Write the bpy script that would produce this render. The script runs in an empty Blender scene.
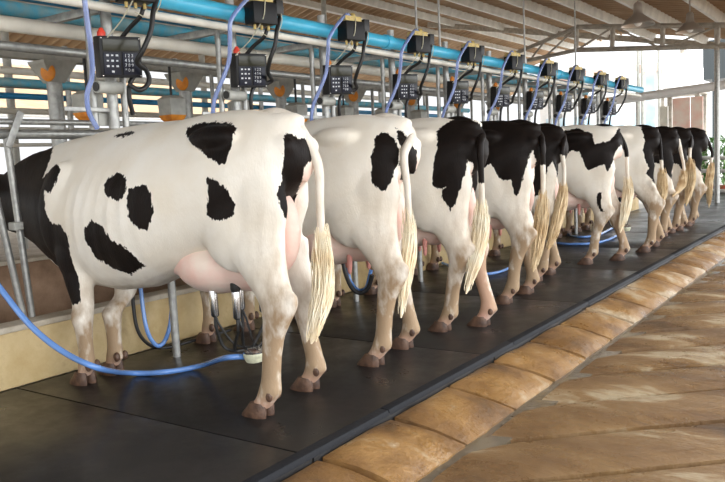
import bpy, bmesh, math, random
import numpy as np
from mathutils import Vector, Matrix, noise
R = random.Random(7)
PI = math.pi
C = bpy.context.scene.collection
CAMH = 1.22; F = 760.0; CX, CY = 362.5, 241.0
# camera axes measured from the photograph's vanishing points (world +Y runs along the row of cows)
M = np.array([[0.82259515, -0.01934925, 0.56829818],
              [0.56662407, 0.11171356, -0.81636833],
              [-0.0476905, 0.99355206, 0.10285878]])
def _ray(px, py): return M @ np.array([px-CX, -(py-CY), -F])
def atx(px, py, X):
    d = _ray(px, py); t = X/d[0]; return Vector((X, d[1]*t, d[2]*t+CAMH))
def aty(px, py, Y):
    d = _ray(px, py); t = Y/d[1]; return Vector((d[0]*t, Y, d[2]*t+CAMH))
def atz(px, py, z=0.0):
    d = _ray(px, py); t = (z-CAMH)/d[2]; return Vector((d[0]*t, d[1]*t, z))

# ---------------------------------------------------------------- materials
def mat(name, col, rough=.5, metal=0., spec=.5, noise_amt=0., noise_scale=8., bump=0., bump_scale=40., col2=None, trans=0., coat=0., emis=None):
    m = bpy.data.materials.new(name); m.use_nodes = True
    nt = m.node_tree; b = nt.nodes['Principled BSDF']
    b.inputs['Base Color'].default_value = (*col, 1); b.inputs['Roughness'].default_value = rough
    b.inputs['Metallic'].default_value = metal; b.inputs['Specular IOR Level'].default_value = spec
    b.inputs['Transmission Weight'].default_value = trans; b.inputs['Coat Weight'].default_value = coat
    if emis: b.inputs['Emission Color'].default_value = (*emis[0], 1); b.inputs['Emission Strength'].default_value = emis[1]
    tc = nt.nodes.new('ShaderNodeTexCoord')
    if col2 is not None or noise_amt:
        n = nt.nodes.new('ShaderNodeTexNoise'); n.inputs['Scale'].default_value = noise_scale; n.inputs['Detail'].default_value = 6
        nt.links.new(tc.outputs['Object'], n.inputs['Vector'])
        r = nt.nodes.new('ShaderNodeValToRGB')
        r.color_ramp.elements[0].position = .35; r.color_ramp.elements[1].position = .68
        c2 = col2 if col2 is not None else tuple(c*(1-noise_amt) for c in col)
        r.color_ramp.elements[0].color = (*col, 1); r.color_ramp.elements[1].color = (*c2, 1)
        nt.links.new(n.outputs['Fac'], r.inputs['Fac']); nt.links.new(r.outputs['Color'], b.inputs['Base Color'])
    if bump:
        n2 = nt.nodes.new('ShaderNodeTexNoise'); n2.inputs['Scale'].default_value = bump_scale; n2.inputs['Detail'].default_value = 4
        nt.links.new(tc.outputs['Object'], n2.inputs['Vector'])
        bp = nt.nodes.new('ShaderNodeBump'); bp.inputs['Strength'].default_value = bump; bp.inputs['Distance'].default_value = .01
        nt.links.new(n2.outputs['Fac'], bp.inputs['Height']); nt.links.new(bp.outputs['Normal'], b.inputs['Normal'])
    return m
MT = dict(
    galv=mat('galvanised_steel', (.40,.40,.38), .42, .6, noise_amt=.3, noise_scale=25),
    grey=mat('grey_paint', (.46,.46,.42), .55, .1, noise_amt=.25, noise_scale=12),
    cream=mat('cream_pipe', (.78,.75,.66), .4, 0, noise_amt=.18, noise_scale=6),
    blue=mat('blue_pipe', (.07,.50,.76), .3, noise_amt=.15, noise_scale=5),
    blue_old=mat('weathered_blue_pipe', (.06,.40,.58), .55, col2=(.25,.40,.42), noise_scale=9),
    blue_dark=mat('dark_blue_pipe', (.015,.22,.45), .45, noise_amt=.2),
    orange=mat('orange_paint', (.88,.33,.03), .5, col2=(.65,.2,.02), noise_scale=14),
    black=mat('black_plastic', (.008,.008,.009), .42, spec=.25, bump=.1, bump_scale=120),
    paleblue=mat('pale_blue_sheet', (.42,.66,.82), .6, col2=(.7,.8,.85), noise_scale=2),
    edge=mat('edge_rubber', (.008,.009,.012), .7, spec=.25, bump=.3, bump_scale=60),
    rubber=mat('black_rubber', (.012,.012,.012), .45),
    panel=mat('keypad_panel', (.004,.006,.018), .35, spec=.25),
    lcd=mat('display_glass', (.03,.03,.018), .2, spec=.3),
    keys=mat('white_print', (.6,.62,.66), .5),
    brass=mat('brass_yellow', (.62,.47,.16), .45, noise_amt=.3, noise_scale=60),
    red=mat('red_plastic', (.75,.06,.03), .35),
    hose_blue=mat('blue_milk_hose', (.12,.26,.60), .18, spec=.6, coat=.3),
    hose_clear=mat('clear_blue_hose', (.38,.50,.90), .18, spec=.6, coat=.5, trans=.55),
    wire=mat('pale_wire', (.55,.53,.40), .5),
    chrome=mat('polished_steel', (.62,.62,.62), .22, 1.),
    shade=mat('lamp_spun_metal', (.52,.47,.42), .35, .7),
    bowl=mat('milky_bowl', (.62,.62,.45), .3, noise_amt=.3, noise_scale=40),
    horn=mat('hoof_horn', (.055,.028,.018), .5, col2=(.14,.075,.045), noise_scale=22, bump=.4, bump_scale=60),
    pink=mat('udder_skin', (.80,.50,.43), .55, col2=(.80,.67,.58), noise_scale=5, bump=.35, bump_scale=25),
    pinkd=mat('teat_skin', (.62,.27,.23), .5),
    switch=mat('tail_hair', (.84,.78,.62), .6, col2=(.74,.60,.38), noise_scale=7),
    switchd=mat('dirty_tail_hair', (.70,.57,.36), .6, col2=(.46,.30,.14), noise_scale=7),
    eye=mat('eye_black', (.01,.008,.007), .1),
    white=mat('white_paint', (.88,.88,.87), .5, noise_amt=.05),
    whitep=mat('white_beam', (.66,.64,.58), .55, noise_amt=.22, noise_scale=4),
    rust=mat('truss_steel', (.44,.40,.34), .6, .2, noise_amt=.35, noise_scale=10),
    wood=mat('pale_red_board', (.80,.50,.42), .6, col2=(.80,.70,.62), noise_scale=3),
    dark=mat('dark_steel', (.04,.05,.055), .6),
    leaf=mat('leaf_green', (.07,.20,.04), .6, col2=(.18,.34,.09), noise_scale=6),
    terracotta=mat('terracotta', (.45,.10,.05), .6),
)
# ---------------------------------------------------------------- object helpers
def link(name, me, parent=None):
    o = bpy.data.objects.new(name, me); C.objects.link(o)
    if parent is not None: o.parent = parent
    return o
def tag(o, label=None, cat=None, group=None, kind=None):
    if label: o['label'] = label
    if cat: o['category'] = cat
    if group: o['group'] = group
    if kind: o['kind'] = kind
    return o
def thing(name, label, cat, loc=(0,0,0), group=None):
    o = link(name, None); o.location = loc; o.empty_display_size = .1
    return tag(o, label, cat, group)
class MB:
    def __init__(s): s.v = []; s.f = []
    def box(s, c, size, rot=None):
        b = len(s.v); c = Vector(c)
        for dx in (-.5,.5):
            for dy in (-.5,.5):
                for dz in (-.5,.5):
                    p = Vector((dx*size[0], dy*size[1], dz*size[2]))
                    if rot: p = rot @ p
                    s.v.append(c+p)
        for q in ((0,1,3,2),(4,6,7,5),(0,4,5,1),(2,3,7,6),(0,2,6,4),(1,5,7,3)): s.f.append([b+i for i in q])
        return s
    def hexa(s, pts):   # 8 points: bottom 4 ccw, top 4 ccw
        b = len(s.v); s.v += [Vector(p) for p in pts]
        for q in ((3,2,1,0),(4,5,6,7),(0,1,5,4),(1,2,6,5),(2,3,7,6),(3,0,4,7)): s.f.append([b+i for i in q])
        return s
    def tube(s, pts, r, n=12, cap=True):
        pts = [Vector(p) for p in pts]; k = len(pts)
        rs = r if isinstance(r, (list,tuple)) else [r]*k
        b = len(s.v); u = None
        for i, p in enumerate(pts):
            t = (pts[min(i+1,k-1)]-pts[max(i-1,0)])
            if t.length < 1e-9: t = Vector((0,0,1))
            t.normalize()
            if u is None:
                u = t.cross(Vector((0,0,1)))
                if u.length < .1: u = t.cross(Vector((0,1,0)))
            u = (u - t*u.dot(t)).normalized(); w = t.cross(u)
            for j in range(n):
                a = 2*PI*j/n; s.v.append(p+(u*math.cos(a)+w*math.sin(a))*rs[i])
        for i in range(k-1):
            for j in range(n):
                s.f.append([b+i*n+j, b+i*n+(j+1)%n, b+(i+1)*n+(j+1)%n, b+(i+1)*n+j])
        if cap:
            s.f.append([b+j for j in reversed(range(n))]); s.f.append([b+(k-1)*n+j for j in range(n)])
        return s
    def lathe(s, prof, c=(0,0,0), n=20, axis='z', cap=True):   # prof: (r, h)
        b = len(s.v); c = Vector(c)
        for r, h in prof:
            for j in range(n):
                a = 2*PI*j/n; x, y = r*math.cos(a), r*math.sin(a)
                p = {'z':(x,y,h), 'y':(y,h,x), 'x':(h,x,y)}[axis]; s.v.append(c+Vector(p))
        for i in range(len(prof)-1):
            for j in range(n): s.f.append([b+i*n+j, b+i*n+(j+1)%n, b+(i+1)*n+(j+1)%n, b+(i+1)*n+j])
        if cap:
            s.f.append([b+j for j in reversed(range(n))]); s.f.append([b+(len(prof)-1)*n+j for j in range(n)])
        return s
    def rings(s, rings, cap=True):
        b = len(s.v); n = len(rings[0])
        for r in rings: s.v += [Vector(p) for p in r]
        for i in range(len(rings)-1):
            for j in range(n): s.f.append([b+i*n+j, b+i*n+(j+1)%n, b+(i+1)*n+(j+1)%n, b+(i+1)*n+j])
        if cap:
            s.f.append([b+j for j in reversed(range(n))]); s.f.append([b+(len(rings)-1)*n+j for j in range(n)])
        return s
    def ell(s, c, r, rot=None, n=16, m=10):
        c = Vector(c); rr = []
        for i in range(m+1):
            t = PI*i/m; st = max(math.sin(t), .02)
            ring = []
            for j in range(n):
                a = 2*PI*j/n; p = Vector((r[0]*st*math.cos(a), r[1]*st*math.sin(a), r[2]*math.cos(t)))
                if rot: p = rot @ p
                ring.append(c+p)
            rr.append(ring)
        return s.rings(rr)
    def mesh(s, name, smooth=True, bevel=0., fix=True):
        me = bpy.data.meshes.new(name); me.from_pydata([tuple(v) for v in s.v], [], s.f)
        if fix or bevel:
            bm = bmesh.new(); bm.from_mesh(me)
            if bevel:
                es = [e for e in bm.edges if len(e.link_faces)==2 and e.calc_face_angle(0) > .6]
                bmesh.ops.bevel(bm, geom=es, offset=bevel, segments=2, affect='EDGES', profile=.6)
            bmesh.ops.recalc_face_normals(bm, faces=bm.faces); bm.to_mesh(me); bm.free()
        if smooth:
            me.polygons.foreach_set('use_smooth', [True]*len(me.polygons))
            me.set_sharp_from_angle(angle=math.radians(40))
        me.update(); return me
    def build(s, name, m, parent=None, smooth=True, bevel=0.):
        me = s.mesh(name, smooth, bevel); me.materials.append(MT[m] if isinstance(m, str) else m)
        return link(name, me, parent)
def curve_pts(ctrl, n=8):   # Catmull-Rom through control points
    P = [Vector(p) for p in ctrl]; P = [P[0]*2-P[1]] + P + [P[-1]*2-P[-2]]; out = []
    for i in range(1, len(P)-2):
        a, b, c, d = P[i-1:i+3]
        for k in range(n):
            t = k/n; out.append(.5*((2*b)+(c-a)*t+(2*a-5*b+4*c-d)*t*t+(3*b-a-3*c+d)*t**3))
    out.append(P[-2]); return out
def interp(vals, n):  # resample scalar list to n values
    x = np.linspace(0, 1, len(vals)); return list(np.interp(np.linspace(0,1,n), x, vals))
# ---------------------------------------------------------------- the cows
def coat_material(name, dirt=.4):
    m = bpy.data.materials.new(name); m.use_nodes = True
    nt = m.node_tree; N = nt.nodes; L = nt.links; b = N['Principled BSDF']
    b.inputs['Roughness'].default_value = .55; b.inputs['Specular IOR Level'].default_value = .15
    
    tc = N.new('ShaderNodeTexCoord')
    def noise_(sc, det=4, stretch=None):
        n = N.new('ShaderNodeTexNoise'); n.inputs['Scale'].default_value = sc; n.inputs['Detail'].default_value = det
        if stretch:
            mp = N.new('ShaderNodeMapping'); mp.inputs['Scale'].default_value = stretch
            L.new(tc.outputs['Object'], mp.inputs['Vector']); L.new(mp.outputs['Vector'], n.inputs['Vector'])
        else: L.new(tc.outputs['Object'], n.inputs['Vector'])
        return n.outputs['Fac']
    def math_(op, a, b_=None, c=None, clamp=False):
        n = N.new('ShaderNodeMath'); n.operation = op; n.use_clamp = clamp
        for i, v in enumerate((a, b_, c)):
            if v is None: continue
            if isinstance(v, (int, float)): n.inputs[i].default_value = v
            else: L.new(v, n.inputs[i])
        return n.outputs[0]
    def mix(fac, c1, c2):
        n = N.new('ShaderNodeMix'); n.data_type = 'RGBA'
        if isinstance(fac, (int, float)): n.inputs[0].default_value = fac
        else: L.new(fac, n.inputs[0])
        for i, v in ((6, c1), (7, c2)):
            if isinstance(v, tuple): n.inputs[i].default_value = (*v, 1)
            else: L.new(v, n.inputs[i])
        return n.outputs[2]
    def attr(nm):
        n = N.new('ShaderNodeAttribute'); n.attribute_name = nm; return n.outputs['Fac']
    # black patches: signed distance (metres) with a ragged hair edge
    sd = attr('patch')
    edge = math_('MULTIPLY_ADD', noise_(45, 5, (1.6,1.6,.6)), .042, -.021)
    edge2 = math_('MULTIPLY_ADD', noise_(9, 2), .03, -.015)
    d = math_('ADD', math_('ADD', sd, edge), edge2)
    mask = math_('MULTIPLY_ADD', d, 260, .5, clamp=True)
    # coat white, creamy, with warm stains on legs, flanks and hindquarters
    w = mix(math_('MULTIPLY_ADD', noise_(3.5, 5), 2.4, -.85, clamp=True), (.86,.825,.75), (.79,.72,.60))
    st = math_('MULTIPLY', attr('dirt'), math_('MULTIPLY_ADD', noise_(17, 8, (1,1,.5)), 2.0, -.40, clamp=True), clamp=True)
    w = mix(math_('MULTIPLY', st, dirt*1.6, clamp=True), w, (.34,.24,.15))
    w = mix(math_('MULTIPLY', attr('pinkish'), .8, clamp=True), w, (.74,.42,.33))
    k = mix(noise_(14, 5), (.0045,.004,.004), (.013,.008,.006))
    L.new(mix(mask, w, k), b.inputs['Base Color'])
    bp = N.new('ShaderNodeBump'); bp.inputs['Strength'].default_value = .35; bp.inputs['Distance'].default_value = .006
    L.new(math_('ADD', noise_(120, 3, (1,1,.35)), math_('MULTIPLY', noise_(16, 3), 1.2)), bp.inputs['Height']); L.new(bp.outputs['Normal'], b.inputs['Normal'])
    return m
COAT = coat_material('holstein_coat', .75)
COATD = coat_material('holstein_coat_stained', .95)

def yz_ring(x, zt, zb, hw, n=28, e=2.4, tw=1.0, yo=0.):
    # section in the yz plane; tw narrows the upper part
    zc = (zt+zb)/2; hz = (zt-zb)/2; out = []
    for j in range(n):
        a = 2*PI*j/n; c, s_ = math.cos(a), math.sin(a)
        y = hw*math.copysign(abs(c)**(2/e), c); z = hz*math.copysign(abs(s_)**(2/e), s_)
        if z > 0: y *= 1-(1-tw)*(z/hz)**1.5
        out.append((x, yo+y, zc+z))
    return out
def leg_rings(st, n=14):
    out = []
    for x, y, z, rx, ry in st:
        out.append([(x+rx*math.cos(2*PI*j/n), y+ry*math.sin(2*PI*j/n), z) for j in range(n)])
    return out
def sd_poly(P, poly):   # signed distance, positive inside; P (n,2)
    poly = np.array(poly, float); n = len(poly); d = np.full(len(P), 1e9); ins = np.zeros(len(P), bool)
    for i in range(n):
        a, b = poly[i], poly[(i+1) % n]; e = b-a; w = P-a
        t = np.clip((w@e)/max(e@e, 1e-12), 0, 1); q = w-t[:,None]*e; d = np.minimum(d, (q**2).sum(1))
        c = ((a[1] > P[:,1]) != (b[1] > P[:,1]))
        with np.errstate(divide='ignore', invalid='ignore'):
            xi = (b[0]-a[0])*(P[:,1]-a[1])/(b[1]-a[1])+a[0]
        ins ^= c & (P[:,0] < xi)
    d = np.sqrt(d); return np.where(ins, d, -d)

def cow(name, label, base, hind, fore, tail_px, patches, tail_black=0., dirty=False, scale=1.0, zoff=0., switch_w=1., far_patches=None, udder=1.0, tail_curve=None, turn=.12):
    """base: world (X, Y) under the hips.  hind/fore: ((x,y),(x,y)) hoof places relative to base, near then far side."""
    bx, by = base
    root = thing(name, label, 'cow', (bx, by, 0), 'black and white cows standing in the milking stalls')
    mb = MB()
    T = [ # x, top, bottom, half width, exponent, top narrowing
      (.315,1.30,1.22,.04,2.0,1), (.295,1.36,1.18,.09,2.1,.8), (.25,1.415,1.14,.145,2.1,.75), (.17,1.462,1.08,.19,2.2,.68),(.07,1.495,1.0,.225,2.2,.64),
      (-.05,1.515,.88,.258,2.3,.62),(-.20,1.522,.79,.278,2.3,.62),(-.38,1.515,.74,.292,2.3,.58),(-.60,1.495,.65,.32,2.3,.56),
      (-.85,1.48,.56,.35,2.25,.56),(-1.10,1.472,.53,.35,2.2,.52),(-1.35,1.463,.545,.315,2.2,.48),(-1.52,1.455,.57,.27,2.2,.42),
      (-1.68,1.435,.62,.235,2.1,.42),(-1.82,1.405,.68,.195,2.0,.5),(-1.98,1.385,.76,.15,2.0,.6),(-2.15,1.34,.83,.125,2,.7),(-2.32,1.27,.86,.115,2,.75),(-2.45,1.21,.90,.11,2,.8)]
    mb.rings([yz_ring(x, zt, zb, hw, 28, e, tw) for x,zt,zb,hw,e,tw in T])
    # head lowered over the trough
    hd = [(-2.36,1.22,.12,.115),(-2.47,1.14,.125,.125),(-2.56,1.02,.115,.12),(-2.63,.90,.095,.09),(-2.69,.79,.082,.075),(-2.73,.71,.085,.075),(-2.745,.665,.06,.05)]
    rr = []
    for x, z, ry, rn in hd:
        t = Vector((.42,0,.9)); u = Vector((.9,0,-.42))
        rr.append([Vector((x,0,z))+u*rn*math.sin(2*PI*j/16)+Vector((0,ry*math.cos(2*PI*j/16),0)) for j in range(16)])
    mb.rings(rr)
    # hip bones, pin bones, tail head, shoulders, stifle folds
    for sgn in (-1, 1):
        mb.ell((-.18, sgn*.17, 1.375), (.18,.09,.065))
        mb.ell((.215, sgn*.105, 1.31), (.08,.055,.06))
        mb.ell((-1.42, sgn*.20, 1.02), (.20,.11,.30), Matrix.Rotation(.25, 3, 'Y'))
        mb.ell((-1.33, sgn*.215, .76), (.15,.085,.17))
        mb.ell((-.11, sgn*.18, .93), (.20,.075,.24), Matrix.Rotation(-.45, 3, 'Y'))
    mb.ell((.12,0,1.44), (.17,.07,.05)); mb.ell((.22,0,1.36), (.09,.06,.06)); mb.ell((-.7,0,1.45),(.7,.05,.05))
    # hind legs
    for sgn, (hx, hy) in zip((-1, 1), hind):
        o = hx; y1 = sgn*.16; yh = hy
        def Y(t): return y1*(1-t)+yh*t
        st = [(.0,sgn*.12,1.30,.17,.085),(.0,sgn*.14,1.16,.23,.085),(.02,sgn*.15,1.02,.24,.083),(-.01+.1*o,sgn*.157,.90,.24,.083),(.04+.3*o,Y(.3),.79,.19,.082),
              (.11+.45*o,Y(.65),.69,.14,.070),(.165+.6*o,Y(.82),.60,.118,.057),(.19+.7*o,Y(.9),.55,.112,.055),(.180+.75*o,yh,.49,.086,.050),
              (.150+.85*o,yh,.41,.066,.044),(.132+.95*o,yh,.30,.056,.041),(.122+o,yh,.19,.056,.042),(.112+o,yh,.135,.066,.052),(.085+o,yh,.09,.060,.050),(.055+o,yh,.06,.060,.052),(.04+o,yh,.035,.05,.045)]
        def fx(z): return -float(np.interp(z, [.12,.35,.5,.8,1.05,1.3], [0,.07,.13,.13,.07,.0])) if sgn > 0 else 0.
        st = [(a_+fx(c_), b_, c_, d_, e_) for a_,b_,c_,d_,e_ in st]
        mb.rings(leg_rings(st)); o_ = o; o = o+fx(.6)/.65
        mb.ell((.27+.65*o, Y(.93), .585), (.045,.03,.05)); mb.ell((.155+o_, yh, .125),(.02,.034,.022))
        mb.tube([(.27+.65*o,Y(.93),.59),(.205+.5*o,Y(.85),.72),(.165+.3*o,Y(.6),.84)],[.022,.024,.03],8)
    for sgn, (hx, hy) in zip((-1, 1), fore):
        o = hx+1.36; yh = hy; y1 = sgn*.2
        st = [(-1.36,y1,.86,.15,.095),(-1.335,y1,.70,.125,.085),(-1.32+.2*o,y1*.7+yh*.3,.58,.095,.07),(-1.305+.5*o,(y1+yh)/2,.47,.075,.058),(-1.30+.7*o,yh,.385,.073,.060),
              (-1.30+.8*o,yh,.33,.060,.050),(-1.305+.9*o,yh,.23,.050,.042),(-1.31+o,yh,.15,.054,.045),(-1.315+o,yh,.115,.062,.052),(-1.335+o,yh,.075,.048,.044),(-1.35+o,yh,.045,.05,.045)]
        mb.rings(leg_rings(st)); mb.ell((-1.265+o, yh, .11),(.02,.03,.02))
    # soft folds at the rear: vulva and inner thigh line
    mb.ell((.275,0,1.19),(.03,.035,.06))
    for v in mb.v:   # the animal stands slightly turned
        v = v if isinstance(v, Vector) else Vector(v)
    mb.v = [Vector(v) for v in mb.v]
    for v in mb.v:
        if v.x > -.9:
            w_ = min(1, max(0, (v.z-.2)/.5)); v.x -= turn*v.y*w_
    me = mb.mesh(name+'_cage', smooth=False)
    tmp = link('tmp', me)
    rm = tmp.modifiers.new('r', 'REMESH'); rm.mode = 'VOXEL'; rm.voxel_size = .0135 if by < 6.5 else .018
    sm = tmp.modifiers.new('s', 'SMOOTH'); sm.factor = .6; sm.iterations = 9
    dg = bpy.context.evaluated_depsgraph_get(); ev = tmp.evaluated_get(dg)
    body = bpy.data.meshes.new_from_object(ev); bpy.data.objects.remove(tmp); bpy.data.meshes.remove(me)
    body.name = 'body'
    nv = len(body.vertices); co = np.empty(nv*3); body.vertices.foreach_get('co', co); co = co.reshape(-1, 3)
    no = np.empty(nv*3); body.vertices.foreach_get('normal', no); no = no.reshape(-1, 3)
    # muscle and rib relief
    for k in range(7):
        xr = -.62-.10*k
        w = np.exp(-((co[:,0]-xr+.10*(1.0-co[:,2]))/.026)**2)*np.exp(-((co[:,2]-1.0)/.26)**2)
        co += no*(w*.0045*(np.abs(co[:,1]) > .15))[:,None]
    hollow = np.exp(-((co[:,0]+.40)/.13)**2-((co[:,2]-1.30)/.08)**2)*(np.abs(co[:,1]) > .12)   # hollow of the flank before the hip
    co -= no*(hollow*.008)[:,None]
    body.vertices.foreach_set('co', co.ravel())
    # patches, laid out as seen from the aisle, projected along one slanting direction of the body
    Yc = by-.26; d = Vector((bx, by-.1, 0)); kx = d.x/d.y
    q = np.stack([co[:,0]-(co[:,1]+.26)*kx, co[:,2]+zoff*0], 1)
    sd = np.full(nv, -1.)
    for poly in patches:
        pp = []
        for px, py in poly:
            w = aty(px, py, Yc); pp.append((w.x-bx, w.z))
        sd = np.maximum(sd, sd_poly(q, pp))
    facing = (no[:,0]*(-d.x)+no[:,1]*(-d.y))/d.length
    hidden = facing < -.12
    fs = np.full(nv, -1.)
    for poly in (far_patches or [[(-1.0,1.0),(-.5,1.15),(-.2,1.0),(-.4,.8),(-.9,.75)],[(-2.4,.8),(-1.7,.7),(-1.5,1.1),(-1.7,1.5),(-2.9,1.5),(-2.9,.5)],[(.1,1.0),(.25,1.35),(-.1,1.3)]]):
        fs = np.maximum(fs, sd_poly(co[:,[0,2]], poly))
    blend = np.clip((-facing-.02)/.2, 0, 1); sd = np.clip(sd, -.2, .2)*(1-blend)+np.clip(fs, -.2, .2)*blend
    head = np.where(co[:,0] < -2.2, .06, -1.); blaze = (co[:,0] < -2.38)&(np.abs(co[:,1]) < .05)
    sd = np.maximum(sd, np.where(blaze, -.05, np.where(head > 0, head, sd)))
    sd = np.where(co[:,2] < .40, np.minimum(sd, -.03) if name != 'x' else sd, sd)
    dirt = 1.2*np.clip((.66-co[:,2])/.40, 0, 1)+.5*np.clip((co[:,0]-.05)/.2,0,1)*np.clip((1.15-co[:,2])/.5,0,1)+.16*np.clip((1.1-co[:,2])/.4,0,1)
    dirt += 1.3*np.clip((.20-co[:,2])/.12,0,1)
    pk = .55*np.clip((.13-co[:,2])/.07,0,1)+.7*np.exp(-((co[:,1]+turn*.0)/.075)**2)*np.clip((co[:,0]-.10)/.1,0,1)*np.clip((1.28-co[:,2])/.1,0,1)
    pk += np.clip((-2.62-co[:,0])/.05,0,1)
    for nm, arr in (('patch', sd), ('dirt', np.clip(dirt,0,1.6)), ('pinkish', np.clip(pk,0,1))):
        a = body.attributes.new(nm, 'FLOAT', 'POINT'); a.data.foreach_set('value', arr.astype(np.float32))
    body.polygons.foreach_set('use_smooth', [True]*len(body.polygons))
    body.materials.clear(); body.materials.append(COATD if dirty else COAT)
    bo = link('body', body, root)
    # hooves: two claws each
    for sgn, (hx, hy), ox in [(-1,hind[0],.0),(1,hind[1],.0),(-1,fore[0],.0),(1,fore[1],.0)]:
        h = MB()
        hx0 = hx+.03 if hx > -.8 else hx+.0
        for q_ in (-1, 1):
            yy = hy+q_*.030
            def rg(x0, x1, z, w):   # D-shaped claw section
                n = 12; xc = (x0+x1)/2; rx = (x1-x0)/2
                return [(xc+rx*math.cos(2*PI*j/n), yy+w*math.sin(2*PI*j/n), z) for j in range(n)]
            h.rings([rg(hx0-.090,hx0+.07,.0,.029), rg(hx0-.085,hx0+.072,.012,.031), rg(hx0-.052,hx0+.07,.045,.030), rg(hx0-.025,hx0+.062,.075,.026)])
            h.ell((hx0+.100, yy, .118), (.022,.019,.030), n=8, m=6)
        h.build('hoof', 'horn', root)
    # udder and teats
    if udder:
        u = MB(); s_ = udder
        u.ell((-.35,0,.705), (.245*s_,.215,.14*s_)); u.ell((-.13,0,.78), (.21,.165*s_,.19*s_)); u.ell((.05,0,.90),(.17,.085,.24)); u.ell((-.56,0,.72),(.2,.15,.09))
        um = u.mesh('udder_cage', False); t2 = link('tmp', um)
        r2 = t2.modifiers.new('r','REMESH'); r2.mode='VOXEL'; r2.voxel_size=.02
        s2 = t2.modifiers.new('s','SMOOTH'); s2.factor=.6; s2.iterations=8
        ue = bpy.data.meshes.new_from_object(t2.evaluated_get(bpy.context.evaluated_depsgraph_get())); bpy.data.objects.remove(t2); bpy.data.meshes.remove(um)
        ue.polygons.foreach_set('use_smooth',[True]*len(ue.polygons)); ue.materials.clear(); ue.materials.append(MT['pink'])
        uo = link('udder', ue, root)
        for tx in (-.32,-.15):
            for ty in (-.10,.10):
                MB().tube([(tx,ty,.66),(tx,ty*1.04,.585),(tx,ty*1.06,.54),(tx,ty*1.06,.527)],[.019,.017,.013,.005],10).build('teat','pinkd',uo)
    # ears and eyes
    for sgn in (-1,1):
        e = MB(); e.rings([[(-2.40+.0*k+ax*.02, sgn*(.10+dy), 1.19+az*w) for ax,az in ((-1,0),(0,1),(1,0),(0,-1))] for k,(dy,w) in enumerate(((0,.03),(.06,.055),(.12,.05),(.17,.012)))])
        e.build('ear', 'black', root)
        MB().ell((-2.56,sgn*.105,1.07),(.022,.015,.022),n=10,m=8).build('eye','eye',root)
    # tail
    X0 = .31
    pts = [Vector((.0,0,1.475)), Vector((.11,0,1.475)), Vector((.205,0,1.44)), Vector((.275,0,1.365))]
    for i, (px, py, dx) in enumerate(tail_px[2:]):
        w = atx(px, py, bx+X0+dx); pts.append(Vector((X0+dx, w.y-by, w.z)))
    full = curve_pts(pts, 6); n = len(full)
    L_ = [0]
    for i in range(1, n): L_.append(L_[-1]+(full[i]-full[i-1]).length)
    # length split: dock, then switch from 62%
    cut = next(i for i in range(n) if L_[i] > .66*L_[-1])
    dock = full[:cut+2]; rad = interp([.030,.036,.036,.030,.025,.021,.019,.017], len(dock))
    t = MB().tube(dock, rad, 12); tm = t.mesh('tail')
    nv = len(tm.vertices); zz = np.array([v.co.z for v in tm.vertices])
    a = tm.attributes.new('patch','FLOAT','POINT'); a.data.foreach_set('value', (zz-tail_black).astype(np.float32) if tail_black else np.full(nv,-1,np.float32))
    a = tm.attributes.new('dirt','FLOAT','POINT'); a.data.foreach_set('value', np.full(nv,.35,np.float32))
    a = tm.attributes.new('pinkish','FLOAT','POINT'); a.data.foreach_set('value', np.zeros(nv,np.float32))
    tm.materials.append(COAT); to = link('tail', tm, root)
    sw = MB(); rr_ = random.Random(int(by*100)); tail_end = full[max(cut-6,0):]; ne = len(tail_end)
    core = [(.019+.016*math.sin(PI*min(1,i/(ne-1)*1.15)))*switch_w*.8 if i < ne-1 else .004 for i in range(ne)]
    sw.tube(tail_end, core, 10)
    for k in range(150):
        a0 = rr_.uniform(0, 2*PI); rad0 = rr_.uniform(.45,1.)*.046*switch_w; ln = rr_.uniform(.62, 1.0); st0 = rr_.uniform(0,.35); ph = rr_.uniform(0,6); seg = []
        for i in range(ne):
            f_ = i/(ne-1)
            if f_ < st0 or f_ > ln: continue
            bul = (.45+.8*math.sin(PI*min(1,.15+f_*.85)))*rad0
            seg.append(tail_end[i]+Vector((math.cos(a0)*bul+.006*math.sin(ph+f_*14), math.sin(a0)*bul+.006*math.cos(ph+f_*12), -.01*math.sin(f_*9+ph))))
        if len(seg) < 3: continue
        kk = len(seg); sw.tube(seg, [.001+.0028*math.sin(PI*min(1,(i+.6)/kk)) for i in range(kk)], 5)
    sw.build('tail_switch', 'switchd' if dirty else 'switch', to)
    root.scale = (scale,)*3
    return root
SKY=4.6; SKYL=1.0; EXPO=.22; SUN=3.0
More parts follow.
